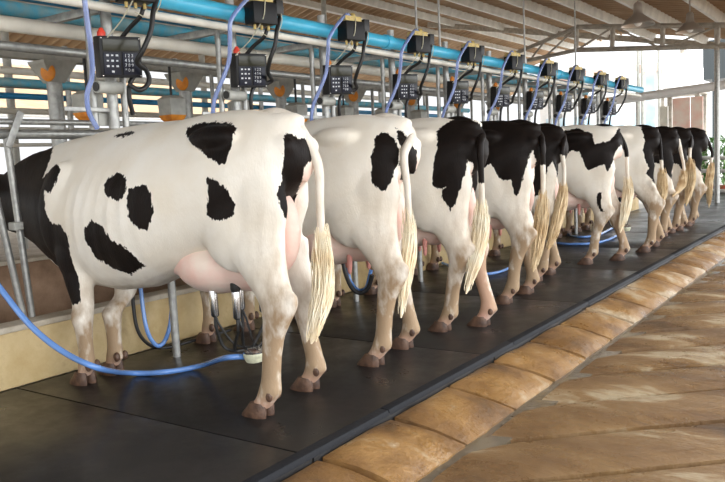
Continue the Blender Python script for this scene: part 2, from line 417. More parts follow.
# ---------------------------------------------------------------- herd
def H(px, py, b): w = atz(px, py); return (w.x-b[0], w.y-b[1])
B = [(-2.62,2.91),(-2.62,3.93),(-2.60,4.84),(-2.62,5.97),(-2.83,7.10),(-2.66,8.35),(-2.55,9.55),(-2.6,10.75),(-2.6,11.6),(-2.6,12.65)]
def tz(px, py): return atx(px, py, -2.27).z
c1 = [[(184,125),(195,121),(232,121),(235,127),(231,145),(226,162),(220,165),(205,155),(190,142),(183,132)],
 [(206,178),(213,179),(226,186),(234,205),(235,215),(224,220),(214,221),(206,215),(208,195)],
 [(286,133),(291,129),(300,134),(312,136),(320,140),(323,158),(312,162),(308,170),(305,195),(300,210),(290,225),(285,215),(280,205),(277,195),(282,185),(285,160)],
 [(107,180),(118,171),(128,177),(128,192),(122,202),(115,198),(107,192)],
 [(131,190),(139,186),(147,184),(154,196),(155,212),(149,229),(141,228),(131,215),(129,200)],
 [(88,228),(96,219),(108,228),(116,240),(127,245),(137,258),(145,266),(130,276),(112,266),(98,256),(90,240)],
 [(40,145),(41,157),(38,178),(45,172),(55,163),(60,168),(57,182),(52,195),(46,190),(48,210),(54,222),(64,225),(72,235),(72,255),(80,285),(82,300),(74,304),(60,285),(45,262),(30,262),(-60,240),(-60,120),(38,120)],
 [(105,134),(112,131),(120,129),(129,130),(127,133),(110,136)]]
cow('holstein_cow', 'black and white cow in full side view, nearest the camera', B[0],
    (H(255,414,B[0]), H(302,388,B[0])), (H(84,383,B[0]), H(112,373,B[0])),
    [(306,128,-.03),(313,140,.01),(318,165,.02),(320,205,.02),(322,245,0),(324,285,-.02),(318,318,-.04),(311,344,-.05)], c1, udder=1.1)
cow('holstein_cow', 'second cow from the camera, white with one black patch on the rump, bare teats showing', B[1],
    (H(368,364,B[1]), H(398,347,B[1])), (H(206,342,B[1]), H(245,330,B[1])),
    [(388,122,-.03),(399,135,.01),(404,155,.02),(407,185,.02),(409,220,0),(409,250,-.02),(405,285,-.04),(401,318,-.05)],
    [[(382,130),(390,133),(396,140),(401,150),(400,163),(395,172),(390,185),(386,192),(378,190),(372,183),(371,172),(371,158),(375,145),(376,137)],
     [(397,126),(405,129),(411,138),(420,150),(420,178),(408,185),(403,180),(400,165),(403,150),(399,138)]], switch_w=.75)
cow('holstein_cow', 'third cow from the camera, whole rump black with a black upper tail', B[2],
    (H(437,330,B[2]), H(476,325,B[2])), ((-1.33,-.2),(-1.33,.30)),
    [(462,121,-.03),(474,128,.01),(480,145,.02),(481,175,.02),(482,205,0),(480,235,-.02),(474,265,-.04),(466,294,-.05)],
    [[(437,132),(443,124),(455,116),(466,114),(480,120),(495,138),(495,155),(492,200),(480,212),(472,208),(473,190),(474,165),(469,160),(462,185),(455,205),(450,212),(446,203),(441,197),(442,190),(446,187),(440,190),(434,187),(432,178),(434,160),(437,150)]],
    tail_black=tz(482,183), dirty=False)
cow('holstein_cow', 'fourth cow from the camera, black back and rump over a white belly', B[3],
    (H(500,303,B[3]), H(522,293,B[3])), ((-1.33,-.2),(-1.33,.2)),
    [(525,118,-.03),(537,125,.01),(542,145,.02),(543,170,.02),(543,195,0),(541,225,-.02),(537,250,-.04),(533,272,-.05)],
    [[(450,110),(510,108),(535,110),(550,124),(560,140),(560,170),(552,190),(536,190),(537,160),(533,150),(527,165),(520,190),(516,198),(513,190),(512,180),(503,181),(495,172),(490,164),(484,168),(460,175),(440,185),(420,150)]],
    tail_black=tz(543,165), dirty=True)
cow('holstein_cow', 'fifth cow from the camera, black rump with pink udder bulging behind', B[4],
    ((.0,-.2),(-.03,.24)), ((-1.33,-.2),(-1.33,.2)),
    [(549,124,-.03),(557,132,.01),(562,150,.02),(564,170,.02),(563,190,0),(559,213,-.02),(553,236,-.04),(548,250,-.05)],
    [[(480,110),(540,112),(556,118),(566,130),(572,150),(568,175),(558,178),(553,160),(548,168),(541,195),(520,200),(480,190)]],
    tail_black=tz(564,155), dirty=True)
cow('holstein_cow', 'sixth cow from the camera, irregular black blotch across its white flank', B[5],
    (H(583,264,B[5]), H(615,260,B[5])), ((-1.33,-.2),(-1.33,.2)),
    [(617,127,-.03),(623,136,.01),(626,150,.02),(627,170,.02),(628,190,0),(625,213,-.02),(620,233,-.04)],
    [[(558,132),(578,128),(592,134),(595,144),(603,142),(610,141),(616,133),(622,122),(634,130),(640,150),(636,160),(628,158),(622,145),(617,150),(612,165),(607,173),(605,165),(598,166),(588,171),(582,160),(580,152),(572,150),(565,155),(556,155),(520,160),(530,130)],
     [(597,193),(602,192),(601,205),(604,212),(600,212),(597,203)]],
    tail_black=tz(628,157))
cow('holstein_cow', 'seventh cow from the camera, white flank with a narrow black rump patch', B[6],
    (H(641,252,B[6]), H(651,246,B[6])), ((-1.33,-.2),(-1.33,.2)),
    [(655,129,-.03),(659,138,.01),(661,155,.02),(662,175,.02),(662,195,0),(657,220,-.02)],
    [[(641,127),(650,122),(660,122),(668,135),(670,160),(655,184),(652,180),(646,174),(649,168),(645,160),(643,150),(645,140)]],
    tail_black=tz(660,160), dirty=True)
cow('holstein_cow', 'black rumped cow swishing its tail sideways, third from the far end', B[7],
    ((.02,-.2),(-.0,.2)), ((-1.33,-.2),(-1.33,.2)),
    [(669,130,-.03),(676,137,.01),(681,152,.02),(684,170,.02),(681,186,0),(672,197,-.02)],
    [[(645,120),(668,118),(684,122),(696,140),(690,165),(680,180),(674,182),(665,172),(660,164),(640,160)]],
    tail_black=tz(676,139), dirty=True)
cow('holstein_cow', 'black cow with a stained tail switch, second from the far end', B[8],
    ((.0,-.18),(.03,.2)), ((-1.33,-.2),(-1.33,.2)),
    [(683,130,-.03),(688,138,.01),(690,150,.02),(690,165,.02),(690,185,0),(686,206,-.02)],
    [[(665,120),(685,118),(700,124),(706,150),(700,180),(692,178),(684,172),(678,164),(650,160)]],
    tail_black=tz(689,148), dirty=True, switch_w=1.3)
cow('holstein_cow', 'farthest black cow, thin pale tail hanging free against the light', B[9],
    ((.02,-.2),(-.02,.2)), ((-1.33,-.2),(-1.33,.2)),
    [(702,131,-.03),(709,139,.01),(712,152,.02),(711,165,.02),(709,185,0),(709,208,-.02)],
    [[(670,120),(700,118),(716,126),(724,150),(716,170),(704,176),(697,168),(690,156),(660,150)]],
    tail_black=tz(711,158), dirty=True)
# ---------------------------------------------------------------- setting: mat, kerb, slabs, walls, roof
def node_mat(name, fn):
    m = bpy.data.materials.new(name); m.use_nodes = True; nt = m.node_tree; fn(nt, nt.nodes, nt.links, nt.nodes['Principled BSDF']); return m
def _noise(N, L, sc, det=5, vec=None, stretch=None, coord='Object', rough=.5):
    n = N.new('ShaderNodeTexNoise'); n.inputs['Scale'].default_value = sc; n.inputs['Detail'].default_value = det; n.inputs['Roughness'].default_value = rough
    tc = N.new('ShaderNodeTexCoord')
    if stretch:
        mp = N.new('ShaderNodeMapping'); mp.inputs['Scale'].default_value = stretch[:3]
        if len(stretch) > 3: mp.inputs['Rotation'].default_value = (0,0,stretch[3])
        L.new(tc.outputs[coord], mp.inputs['Vector']); L.new(mp.outputs['Vector'], n.inputs['Vector'])
    else: L.new(tc.outputs[coord], n.inputs['Vector'])
    return n.outputs['Fac']
def _ramp(N, L, fac, stops):
    r = N.new('ShaderNodeValToRGB'); e = r.color_ramp.elements
    e[0].position, e[0].color = stops[0][0], (*stops[0][1], 1); e[1].position, e[1].color = stops[-1][0], (*stops[-1][1], 1)
    for p, c in stops[1:-1]: q = e.new(p); q.color = (*c, 1)
    L.new(fac, r.inputs['Fac']); return r.outputs['Color']
def _bump(N, L, b, h, st, dist=.01, prev=None):
    bp = N.new('ShaderNodeBump'); bp.inputs['Strength'].default_value = st; bp.inputs['Distance'].default_value = dist
    L.new(h, bp.inputs['Height'])
    if prev: L.new(prev, bp.inputs['Normal'])
    L.new(bp.outputs['Normal'], b.inputs['Normal']); return bp.outputs['Normal']
def f_mat(nt, N, L, b):
    L.new(_ramp(N, L, _noise(N, L, 2.2, 8, rough=.65), [(.3,(.005,.005,.006)),(.55,(.009,.0085,.0085)),(.75,(.020,.018,.016))]), b.inputs['Base Color'])
    L.new(_ramp(N, L, _noise(N, L, 1.6, 6, rough=.7), [(.35,(.26,)*3),(.6,(.46,)*3)]), b.inputs['Roughness'])
    b.inputs['Specular IOR Level'].default_value = .35; b.inputs['Coat Weight'].default_value = .12; b.inputs['Coat Roughness'].default_value = .18
    _bump(N, L, b, _noise(N, L, 160, 3), .35, .003)
def f_slab(nt, N, L, b):
    c = _ramp(N, L, _noise(N, L, 1.1, 7, rough=.6, stretch=(1.,2.6,1,-.75)), [(.30,(.07,.038,.017)),(.43,(.15,.082,.033)),(.56,(.22,.13,.055)),(.62,(.38,.30,.19)),(.72,(.24,.145,.065))])
    L.new(c, b.inputs['Base Color'])
    L.new(_ramp(N, L, _noise(N, L, 2.6, 7, rough=.7), [(.38,(.14,)*3),(.58,(.50,)*3)]), b.inputs['Roughness'])
    p = _bump(N, L, b, _noise(N, L, 5, 8, stretch=(1.,6,1,-.75), rough=.62), .7, .02)
    _bump(N, L, b, _noise(N, L, 55, 6, rough=.7), .6, .008, p)
def f_kerb(nt, N, L, b):
    c = _ramp(N, L, _noise(N, L, 1.9, 9, rough=.62), [(.30,(.07,.035,.012)),(.44,(.17,.085,.026)),(.55,(.27,.145,.045)),(.63,(.40,.31,.20)),(.72,(.19,.10,.035))])
    L.new(c, b.inputs['Base Color'])
    L.new(_ramp(N, L, _noise(N, L, 3.5, 7, rough=.7), [(.38,(.22,)*3),(.6,(.6,)*3)]), b.inputs['Roughness'])
    p = _bump(N, L, b, _noise(N, L, 9, 8, rough=.6), .8, .02)
    _bump(N, L, b, _noise(N, L, 45, 6, rough=.7), .7, .008, p)
def f_ochre(nt, N, L, b):
    c = _ramp(N, L, _noise(N, L, 2.0, 8, rough=.65), [(.30,(.26,.17,.07)),(.45,(.45,.32,.14)),(.6,(.55,.42,.22)),(.74,(.36,.25,.12))])
    L.new(c, b.inputs['Base Color']); b.inputs['Roughness'].default_value = .6
    _bump(N, L, b, _noise(N, L, 20, 6), .5, .01)
def f_ledge(nt, N, L, b):
    L.new(_ramp(N, L, _noise(N, L, 4.0, 8, rough=.7), [(.35,(.36,.30,.22)),(.6,(.52,.47,.38)),(.72,(.28,.22,.14))]), b.inputs['Base Color']); b.inputs['Roughness'].default_value = .7
def f_back(nt, N, L, b):
    L.new(_ramp(N, L, _noise(N, L, 3.0, 8, rough=.7), [(.35,(.20,.12,.07)),(.6,(.34,.22,.14)),(.72,(.42,.30,.22))]), b.inputs['Base Color']); b.inputs['Roughness'].default_value = .7
def f_roof(nt, N, L, b):
    L.new(_ramp(N, L, _noise(N, L, 1.2, 7, rough=.7, stretch=(.3,1,1)), [(.32,(.26,.16,.085)),(.55,(.37,.245,.14)),(.72,(.48,.34,.21))]), b.inputs['Base Color']); b.inputs['Roughness'].default_value = .7
def f_water(nt, N, L, b):
    b.inputs['Base Color'].default_value = (.11,.085,.055,1); b.inputs['Roughness'].default_value = .08
    _bump(N, L, b, _noise(N, L, 14, 4), .35, .01)
def f_ground(nt, N, L, b):
    L.new(_ramp(N, L, _noise(N, L, .6, 6), [(.35,(.52,.50,.46)),(.65,(.64,.62,.58))]), b.inputs['Base Color']); b.inputs['Roughness'].default_value = .8
for k, f_ in dict(mat=f_mat, slab=f_slab, kerb=f_kerb, ochre=f_ochre, ledge=f_ledge, back=f_back, roof=f_roof, water=f_water, ground=f_ground).items(): MT[k] = node_mat(k, f_)
Y0, Y1 = -3.0, 22.0
def struct(o): return tag(o, kind='structure')
ZG = -.12
# rubber covered platform: flat sheet with faint joints between mats
m = MB(); yy = Y0; r0 = random.Random(3)
while yy < Y1:
    m.box((-3.085, yy+.897, -.06), (2.22, 1.79, .12)); yy += 1.8
struct(m.build('floor', 'mat', bevel=.004))
m = MB(); yy = Y0
while yy < Y1:
    m.hexa([(-2.035,yy,-.01),(-1.972,yy,-.01),(-1.972,yy+1.495,-.01),(-2.035,yy+1.495,-.01),(-2.03,yy,.022),(-1.98,yy,.018),(-1.98,yy+1.495,.018),(-2.03,yy+1.495,.022)]); yy += 1.5
struct(m.build('trim_1', 'edge', bevel=.006))
# sloping kerb of worn blocks
m = MB(); yy = -2.72; r0 = random.Random(11)
while yy < Y1:
    L_ = .575; g = .034; a = yy+g*.5; b_ = yy+L_-g*.5; ns = 7; nl = 6
    P = []
    for i in range(nl+1):
        row = []
        for j in range(ns+1):
            u = j/ns; v = i/nl
            x = -1.968+.345*u; z = -.004-.105*u+.012*math.sin(PI*u)
            e = min(u, 1-u, v, 1-v)*2; z -= .022*math.exp(-e*8)
            z += .010*noise.noise(Vector((x*4, (a+(b_-a)*v)*4, yy)))
            xj = x + (.012*noise.noise(Vector((yy*3, v*5, 1.7))) if j == ns else 0)
            row.append((xj, a+(b_-a)*v+.10*(u)-.02 + .006*noise.noise(Vector((x*9, yy, 4.))), z))
        P.append(row)
    b0 = len(m.v)
    for row in P: m.v += [Vector(p) for p in row]
    W_ = ns+1
    for i in range(nl):
        for j in range(ns): m.f.append([b0+i*W_+j, b0+i*W_+j+1, b0+(i+1)*W_+j+1, b0+(i+1)*W_+j])
    edge = [b0+j for j in range(W_)]+[b0+i*W_+ns for i in range(1, nl+1)]+[b0+nl*W_+j for j in range(ns-1,-1,-1)]+[b0+i*W_ for i in range(nl-1,0,-1)]
    s0 = len(m.v)
    for k in edge: p = m.v[k]; m.v.append(Vector((p.x, p.y, p.z-.09)))
    for k in range(len(edge)):
        k2 = (k+1) % len(edge); m.f.append([edge[k], edge[k2], s0+k2, s0+k])
    yy += L_
struct(m.build('trim_2', 'kerb'))
# bed under blocks and water lying in the gutter
struct(MB().hexa([(-1.972,Y0,-.3),(-1.45,Y0,-.3),(-1.45,Y1,-.3),(-1.972,Y1,-.3),(-1.972,Y0,-.075),(-1.45,Y0,-.21),(-1.45,Y1,-.21),(-1.972,Y1,-.075)]).build('trim_3', 'back'))
struct(MB().box((-1.56,(Y0+Y1)/2,-.165),(.17,Y1-Y0,.05)).build('trim_4', 'water'))
# pavement of long diagonal slabs, meeting the gutter in a ragged line
m = MB(); ang = math.radians(42); dx, dy = math.cos(ang), math.sin(ang); yy = -8.0; r0 = random.Random(5)
while yy < Y1:
    w = .62; g = .075; Lg = 9.0; n = 44; xs = -1.585+.03*r0.random(); tilt = r0.uniform(-.004,.004)
    rows = []
    for side in range(5):
        v = side/4; rows.append([])
        for i in range(n+1):
            t = Lg*i/n
            y = yy+g*.5+(w-g)*v; off = .010*noise.noise(Vector((t*3, yy*2+v*3, 0))) if side in (0,4) else 0
            zz = ZG+tilt*(v-.5)*2+.004*noise.noise(Vector((t*1.5, yy, v*2)))-(.016 if side in (0,4) else 0)-(.012 if i == 0 else 0)
            rows[-1].append(Vector((xs+dx*t, y+dy*t+off, zz)))
    b0 = len(m.v)
    for rw in rows: m.v += rw
    for s_ in range(4):
        for i in range(n): a = b0+s_*(n+1)+i; m.f.append([a, a+1, a+n+2, a+n+1])
    low = []
    ring = [b0+i for i in range(n+1)]+[b0+s_*(n+1)+n for s_ in range(1,5)]+[b0+4*(n+1)+i for i in range(n-1,-1,-1)]+[b0+s_*(n+1) for s_ in range(3,0,-1)]
    s0 = len(m.v)
    for k in ring: p = m.v[k]; m.v.append(p-Vector((0,0,.10)))
    for k in range(len(ring)): k2 = (k+1) % len(ring); m.f.append([ring[k], ring[k2], s0+k2, s0+k])
    yy += w
struct(m.build('floor', 'slab'))
struct(MB().box((2.6,4,ZG-.14),(8.3,36,.1)).build('floor','rubber'))
struct(MB().box((10,20,-.45),(160,160,.2)).build('floor','ground'))
# feed trough: front kerb wall, bottom, back wall
struct(MB().box((-4.27,(Y0+Y1-6)/2,.165),(.13,Y1-6-Y0,.33)).build('wall_front','ochre', bevel=.01))
struct(MB().box((-4.275,(Y0+Y1-6)/2,.348),(.17,Y1-6-Y0,.036)).build('trim_5','ledge', bevel=.008))
struct(MB().box((-4.72,(Y0+Y1-6)/2,.05),(.77,Y1-6-Y0,.1)).build('floor','back'))
struct(MB().box((-5.17,(Y0+Y1-6)/2,.31),(.13,Y1-6-Y0,.62)).build('wall_back','back', bevel=.01))
struct(MB().box((-5.17,(Y0+Y1-6)/2,.635),(.18,Y1-6-Y0,.03)).build('trim_6','ledge', bevel=.006))
struct(MB().box((-16.2,6.5,-.17),(22,22,.3)).build('floor','ledge'))
# roof: corrugated sheet in two slopes
RX = -13.0; RS = .2
def zr(x): return 3.22-RS*x if x > RX else 3.22-RS*RX-.30*(RX-x)
rd = _ray(660,37)/abs(_ray(660,37)[0]); tt = 2.0/(rd[2]-RS); YE = float(rd[1]*tt); print('roof end', YE)
def ylim(x): return YE+min(18., max(0., -6.-x)*1.9)   # the end of the roof runs on further along the left side
m = MB(); st_ = .054; ny = int((YE+18+5)/st_)
xs = [.7, -2.5, -6.]+[-6.-.3*i for i in range(1, 24)]+[RX, -15.5, -18.]
prof = [.05*max(-1, min(1, 2.2*math.sin(2*PI*(i*st_)/.324))) for i in range(ny+1)]
for x in xs: m.v += [Vector((x, -5+i*st_, zr(x)+.11+prof[i])) for i in range(ny+1)]
for k in range(len(xs)-1):
    nl_ = int((ylim(xs[k])+5)/st_)
    for i in range(min(nl_, ny)): a = k*(ny+1)+i; m.f.append([a, a+1, a+ny+2, a+ny+1])
me_ = len(m.f); top = len(m.v); m.v += [v+Vector((0,0,.012)) for v in m.v[:top]]; m.f += [[top+i for i in reversed(f)] for f in m.f[:me_]]
struct(m.build('ceiling', 'roof'))
tn = 7
for X in (-.9,-2.0,-2.85,-4.1,-5.45,-6.7,-8.2,-9.9,-11.6,-13.4,-15.6,-17.8):
    z = zr(X); a = math.atan(RS) if X > RX else -math.atan(.3)
    yl_ = ylim(X); MBm = MB().box((X,(yl_-5)/2,z-.03),(.09,yl_+5,.20), Matrix.Rotation(a,3,'Y'))
    struct(MBm.build('trim_%d' % tn, 'whitep')); tn += 1
# low neighbouring roof on the far left, catching daylight
m = MB(); ny2 = int(34/.08); b0 = 0
for x, z in ((-20.5,3.1),(-36,6.9)): m.v += [Vector((x, -6+i*.08, z+.03*math.sin(2*PI*i*.08/.4))) for i in range(ny2+1)]
for i in range(ny2): m.f.append([i, i+1, i+ny2+2, i+ny2+1])
t2 = thing('neighbouring_shed', 'low pale corrugated shed roof beyond the far pipes', 'shed', (0,0,-.35))
o = m.build('roof', 'roof', t2); o.location = (0,0,.35)
for i in range(7):
    MB().box((-20.6,-4+5*i,1.7),(.14,.14,3.4)).build('post','grey',t2)
MB().box((-20.55,11,3.42),(.12,34,.16)).build('eaves_beam','whitep',t2)
# trusses across the shed
def truss(Y, xa, xb, dz, step):
    global tn
    m = MB(); t = .035
    top = lambda x: Vector((x, Y, zr(x)-.17)); bot = lambda x: Vector((x, Y, zr(x)-.17-dz))
    m.tube([top(xa), top(xb)], t, 6); m.tube([bot(xa), bot(xb)], t, 6)
    x = xa; i = 0
    while x > xb-1e-6:
        m.tube([top(x), bot(x)], .028, 6)
        if x-step > xb-1e-6: m.tube([top(x), bot(x-step)] if i % 2 else [bot(x), top(x-step)], .018, 6)
        x -= step; i += 1
    struct(m.build('trim_%d' % tn, 'rust')); tn += 1
YT = 14.5
m = MB(); P_ = lambda x, y: aty(x, y, YT)
def seg(m, a, b, r=.035): m.tube([P_(*a), P_(*b)], r, 6)
seg(m,(577,27),(760,24.5),.05); seg(m,(577,50),(760,45),.05); seg(m,(577,27),(500,60),.04); seg(m,(577,50),(492,68),.04)
for x in (577,613,663,718): seg(m,(x,27),(x-1,50),.045)
for a, b in (((577,50),(613,27)),((613,27),(663,49)),((663,49),(718,26)),((577,27),(545,57)),((545,41),(530,60))): seg(m,a,b,.02)
struct(m.build('trim_%d' % tn, 'rust')); tn += 1
struct(MB().box(((.6-12.6)/2,YE-.1,zr(-6)-.12),(13.4,.08,.16),Matrix.Rotation(math.atan(RS),3,'Y')).build('trim_%d' % tn, 'rust')); tn += 1
truss(8.6, .6, -12.6, .5, 1.1); truss(4.2,-5,-12.6,.5,1.1)
# columns of the shed
pf = atz(717, 203, 0); print('col', pf)
def column(x, y, zt, lab, r=.055, z0=0):
    t = MB().tube([(x,y,z0),(x,y,zt)], r, 16).build('steel_column','galv'); return tag(t, lab, 'column')
column(pf.x, pf.y, zr(pf.x)-.05, 'round steel column at the right edge beside the green plants')
for k in range(4):
    t = MB().tube([(-12.6+0*k, 3.0+4.6*k, -.02),(-12.6, 3.0+4.6*k, zr(-12.6)-.1)], .07, 12).build('steel_column','grey')
    tag(t, 'grey steel column far behind the feed pipes', 'column', 'far shed columns')
# ---------------------------------------------------------------- pipework above the cows
SP = 1.05; NST = 10
yend = 14.0
def run(name, X, z, r, m, label, cat, ya=-1.0, yb=yend, joints=0, jm=None, group=None, n=16):
    o = MB().tube([(X,ya,z),(X,yb,z)], r, n).build(name, m)
    tag(o, label, cat, group)
    if joints:
        y = ya+joints*.6
        while y < yb:
            MB().lathe([(r*1.16,-.05),(r*1.2,-.04),(r*1.2,.04),(r*1.16,.05)], (X,y,z), 16, 'y').build('pipe_coupling', jm or m, o); y += joints
    return o
run('vacuum_pipe', -3.62, 2.25, .052, 'blue', 'thick bright blue pipe above the row of milking units', 'pipe', joints=4.2)
run('water_pipe', -3.64, 2.155, .025, 'cream', 'thin cream pipe directly under the thick bright blue pipe', 'pipe')
run('water_pipe', -4.1, 2.27, .04, 'blue_dark', 'dark blue pipe between the bright blue pipe and the weathered one', 'pipe', joints=3.1, jm='blue_old')
run('water_pipe', -4.6, 2.29, .052, 'blue_old', 'weathered light blue pipe with scuffed grey marks above the cream pipe', 'pipe', joints=2.1)
run('milk_pipe', -4.1, 2.09, .045, 'cream', 'broad cream pipe behind the keypads', 'pipe', joints=2.1, jm='grey')
run('support_rail', -4.2, 1.985, .028, 'galv', 'shiny steel rail just under the broad cream pipe', 'rail')
run('neck_rail', -4.30, 1.56, .018, 'galv', 'thin upper steel rail above the neck of the nearest cow', 'rail')
run('neck_rail', -4.36, 1.49, .030, 'galv', 'thick lower steel rail just above the cows\' necks', 'rail')
o = MB().box((-5.75, 6.5, 2.23),(.10,15,.11)).build('support_beam','grey',bevel=.006); tag(o, 'long grey beam resting on the flared posts', 'beam')
run('water_pipe', -8.0, 2.285, .048, 'blue_old', 'upper dull blue pipe on the opposite side of the parlour', 'pipe', ya=0, yb=16)
run('water_pipe', -8.13, 2.15, .036, 'blue_dark', 'lower dark blue pipe on the opposite side of the parlour', 'pipe', ya=0, yb=16)
for z, r, lab in ((1.98,.035,'cream pipe under the far blue pipes, topmost of three far rails'),(1.78,.022,'middle one of three pale rails on the opposite side'),(1.60,.022,'lowest of three pale rails on the opposite side')):
    run('far_rail', -8.1, z, r, 'cream', lab, 'rail', ya=0, yb=16)
run('far_rail', -9.4, 2.62, .05, 'cream', 'pale pipe high up behind the far blue pipes', 'rail', ya=0, yb=16)
run('far_rail', -9.6, 2.45, .03, 'galv', 'steel pipe high up behind the far blue pipes', 'rail', ya=0, yb=16)
for k in range(9):
    y = 2.2+1.7*k
    t = MB().tube([(-8.06,y,-.02),(-8.06,y,2.75)], .035, 10).build('far_post','galv'); tag(t, 'thin steel post holding the far pipes', 'post', 'posts of the opposite milking side')
# flared posts in the middle of the parlour
ORD = ['nearest','second','third','fourth','fifth','sixth','seventh','eighth']
for k in range(7):
    y = 3.87+1.446*k
    t = thing('flared_post', 'flared grey post with an orange plate, %s from the camera' % ORD[k], 'post', (-5.75,y,0), 'flared posts in the middle of the parlour')
    MB().lathe([(.062,0),(.062,2.03)], n=20).build('shaft','galv',t)
    m = MB(); rr = []
    for z, hx, hy in ((2.0,.062,.062),(2.04,.075,.085),(2.15,.11,.15),(2.172,.115,.155)):
        rr.append([(hx*a, hy*b, z) for a, b in ((1,-1),(1,1),(-1,1),(-1,-1))])
    m.rings(rr).build('flared_cap','grey',t,smooth=False)
    MB().tube([(.15,.22,.1),(.15,.22,2.17)], .02, 10).build('thin_post','galv',t)
    MB().ell((.068,-.095,2.075),(.062,.022,.075),Matrix.Rotation(math.radians(35),3,'Z')).build('orange_plate','orange',t)
# feed hoppers hanging behind the row: grey boxes with orange funnels
HY0 = atx(88,105,-5.35).y; HSP = atx(172,107,-5.35).y-HY0; print('hop',HY0,HSP,atx(88,122,-5.35).z)
for k in range(8):
    y = HY0+HSP*k
    t = thing('feed_hopper', 'grey feed box with orange funnel, %s from the camera' % ORD[k], 'feed hopper', (-5.35,y,1.64), 'feed hoppers behind the row')
    m = MB(); m.rings([[(hx*a, hy*b, z) for a, b in ((1,-1),(1,1),(-1,1),(-1,-1))] for z, hx, hy in ((.085,.08,.085),(.23,.085,.09),(.26,.05,.05))]); m.build('box','grey',t,smooth=False)
    m = MB(); m.rings([[(hx*a, hy*b, z) for a, b in ((1,-1),(1,1),(-1,1),(-1,-1))] for z, hx, hy in ((.0,.03,.03),(.05,.07,.075),(.085,.085,.09))]); m.build('funnel','orange',t,smooth=False)
    MB().tube([(0,0,.25),(0,0,.52)], .012, 8).build('hanger_rod','rubber',t)
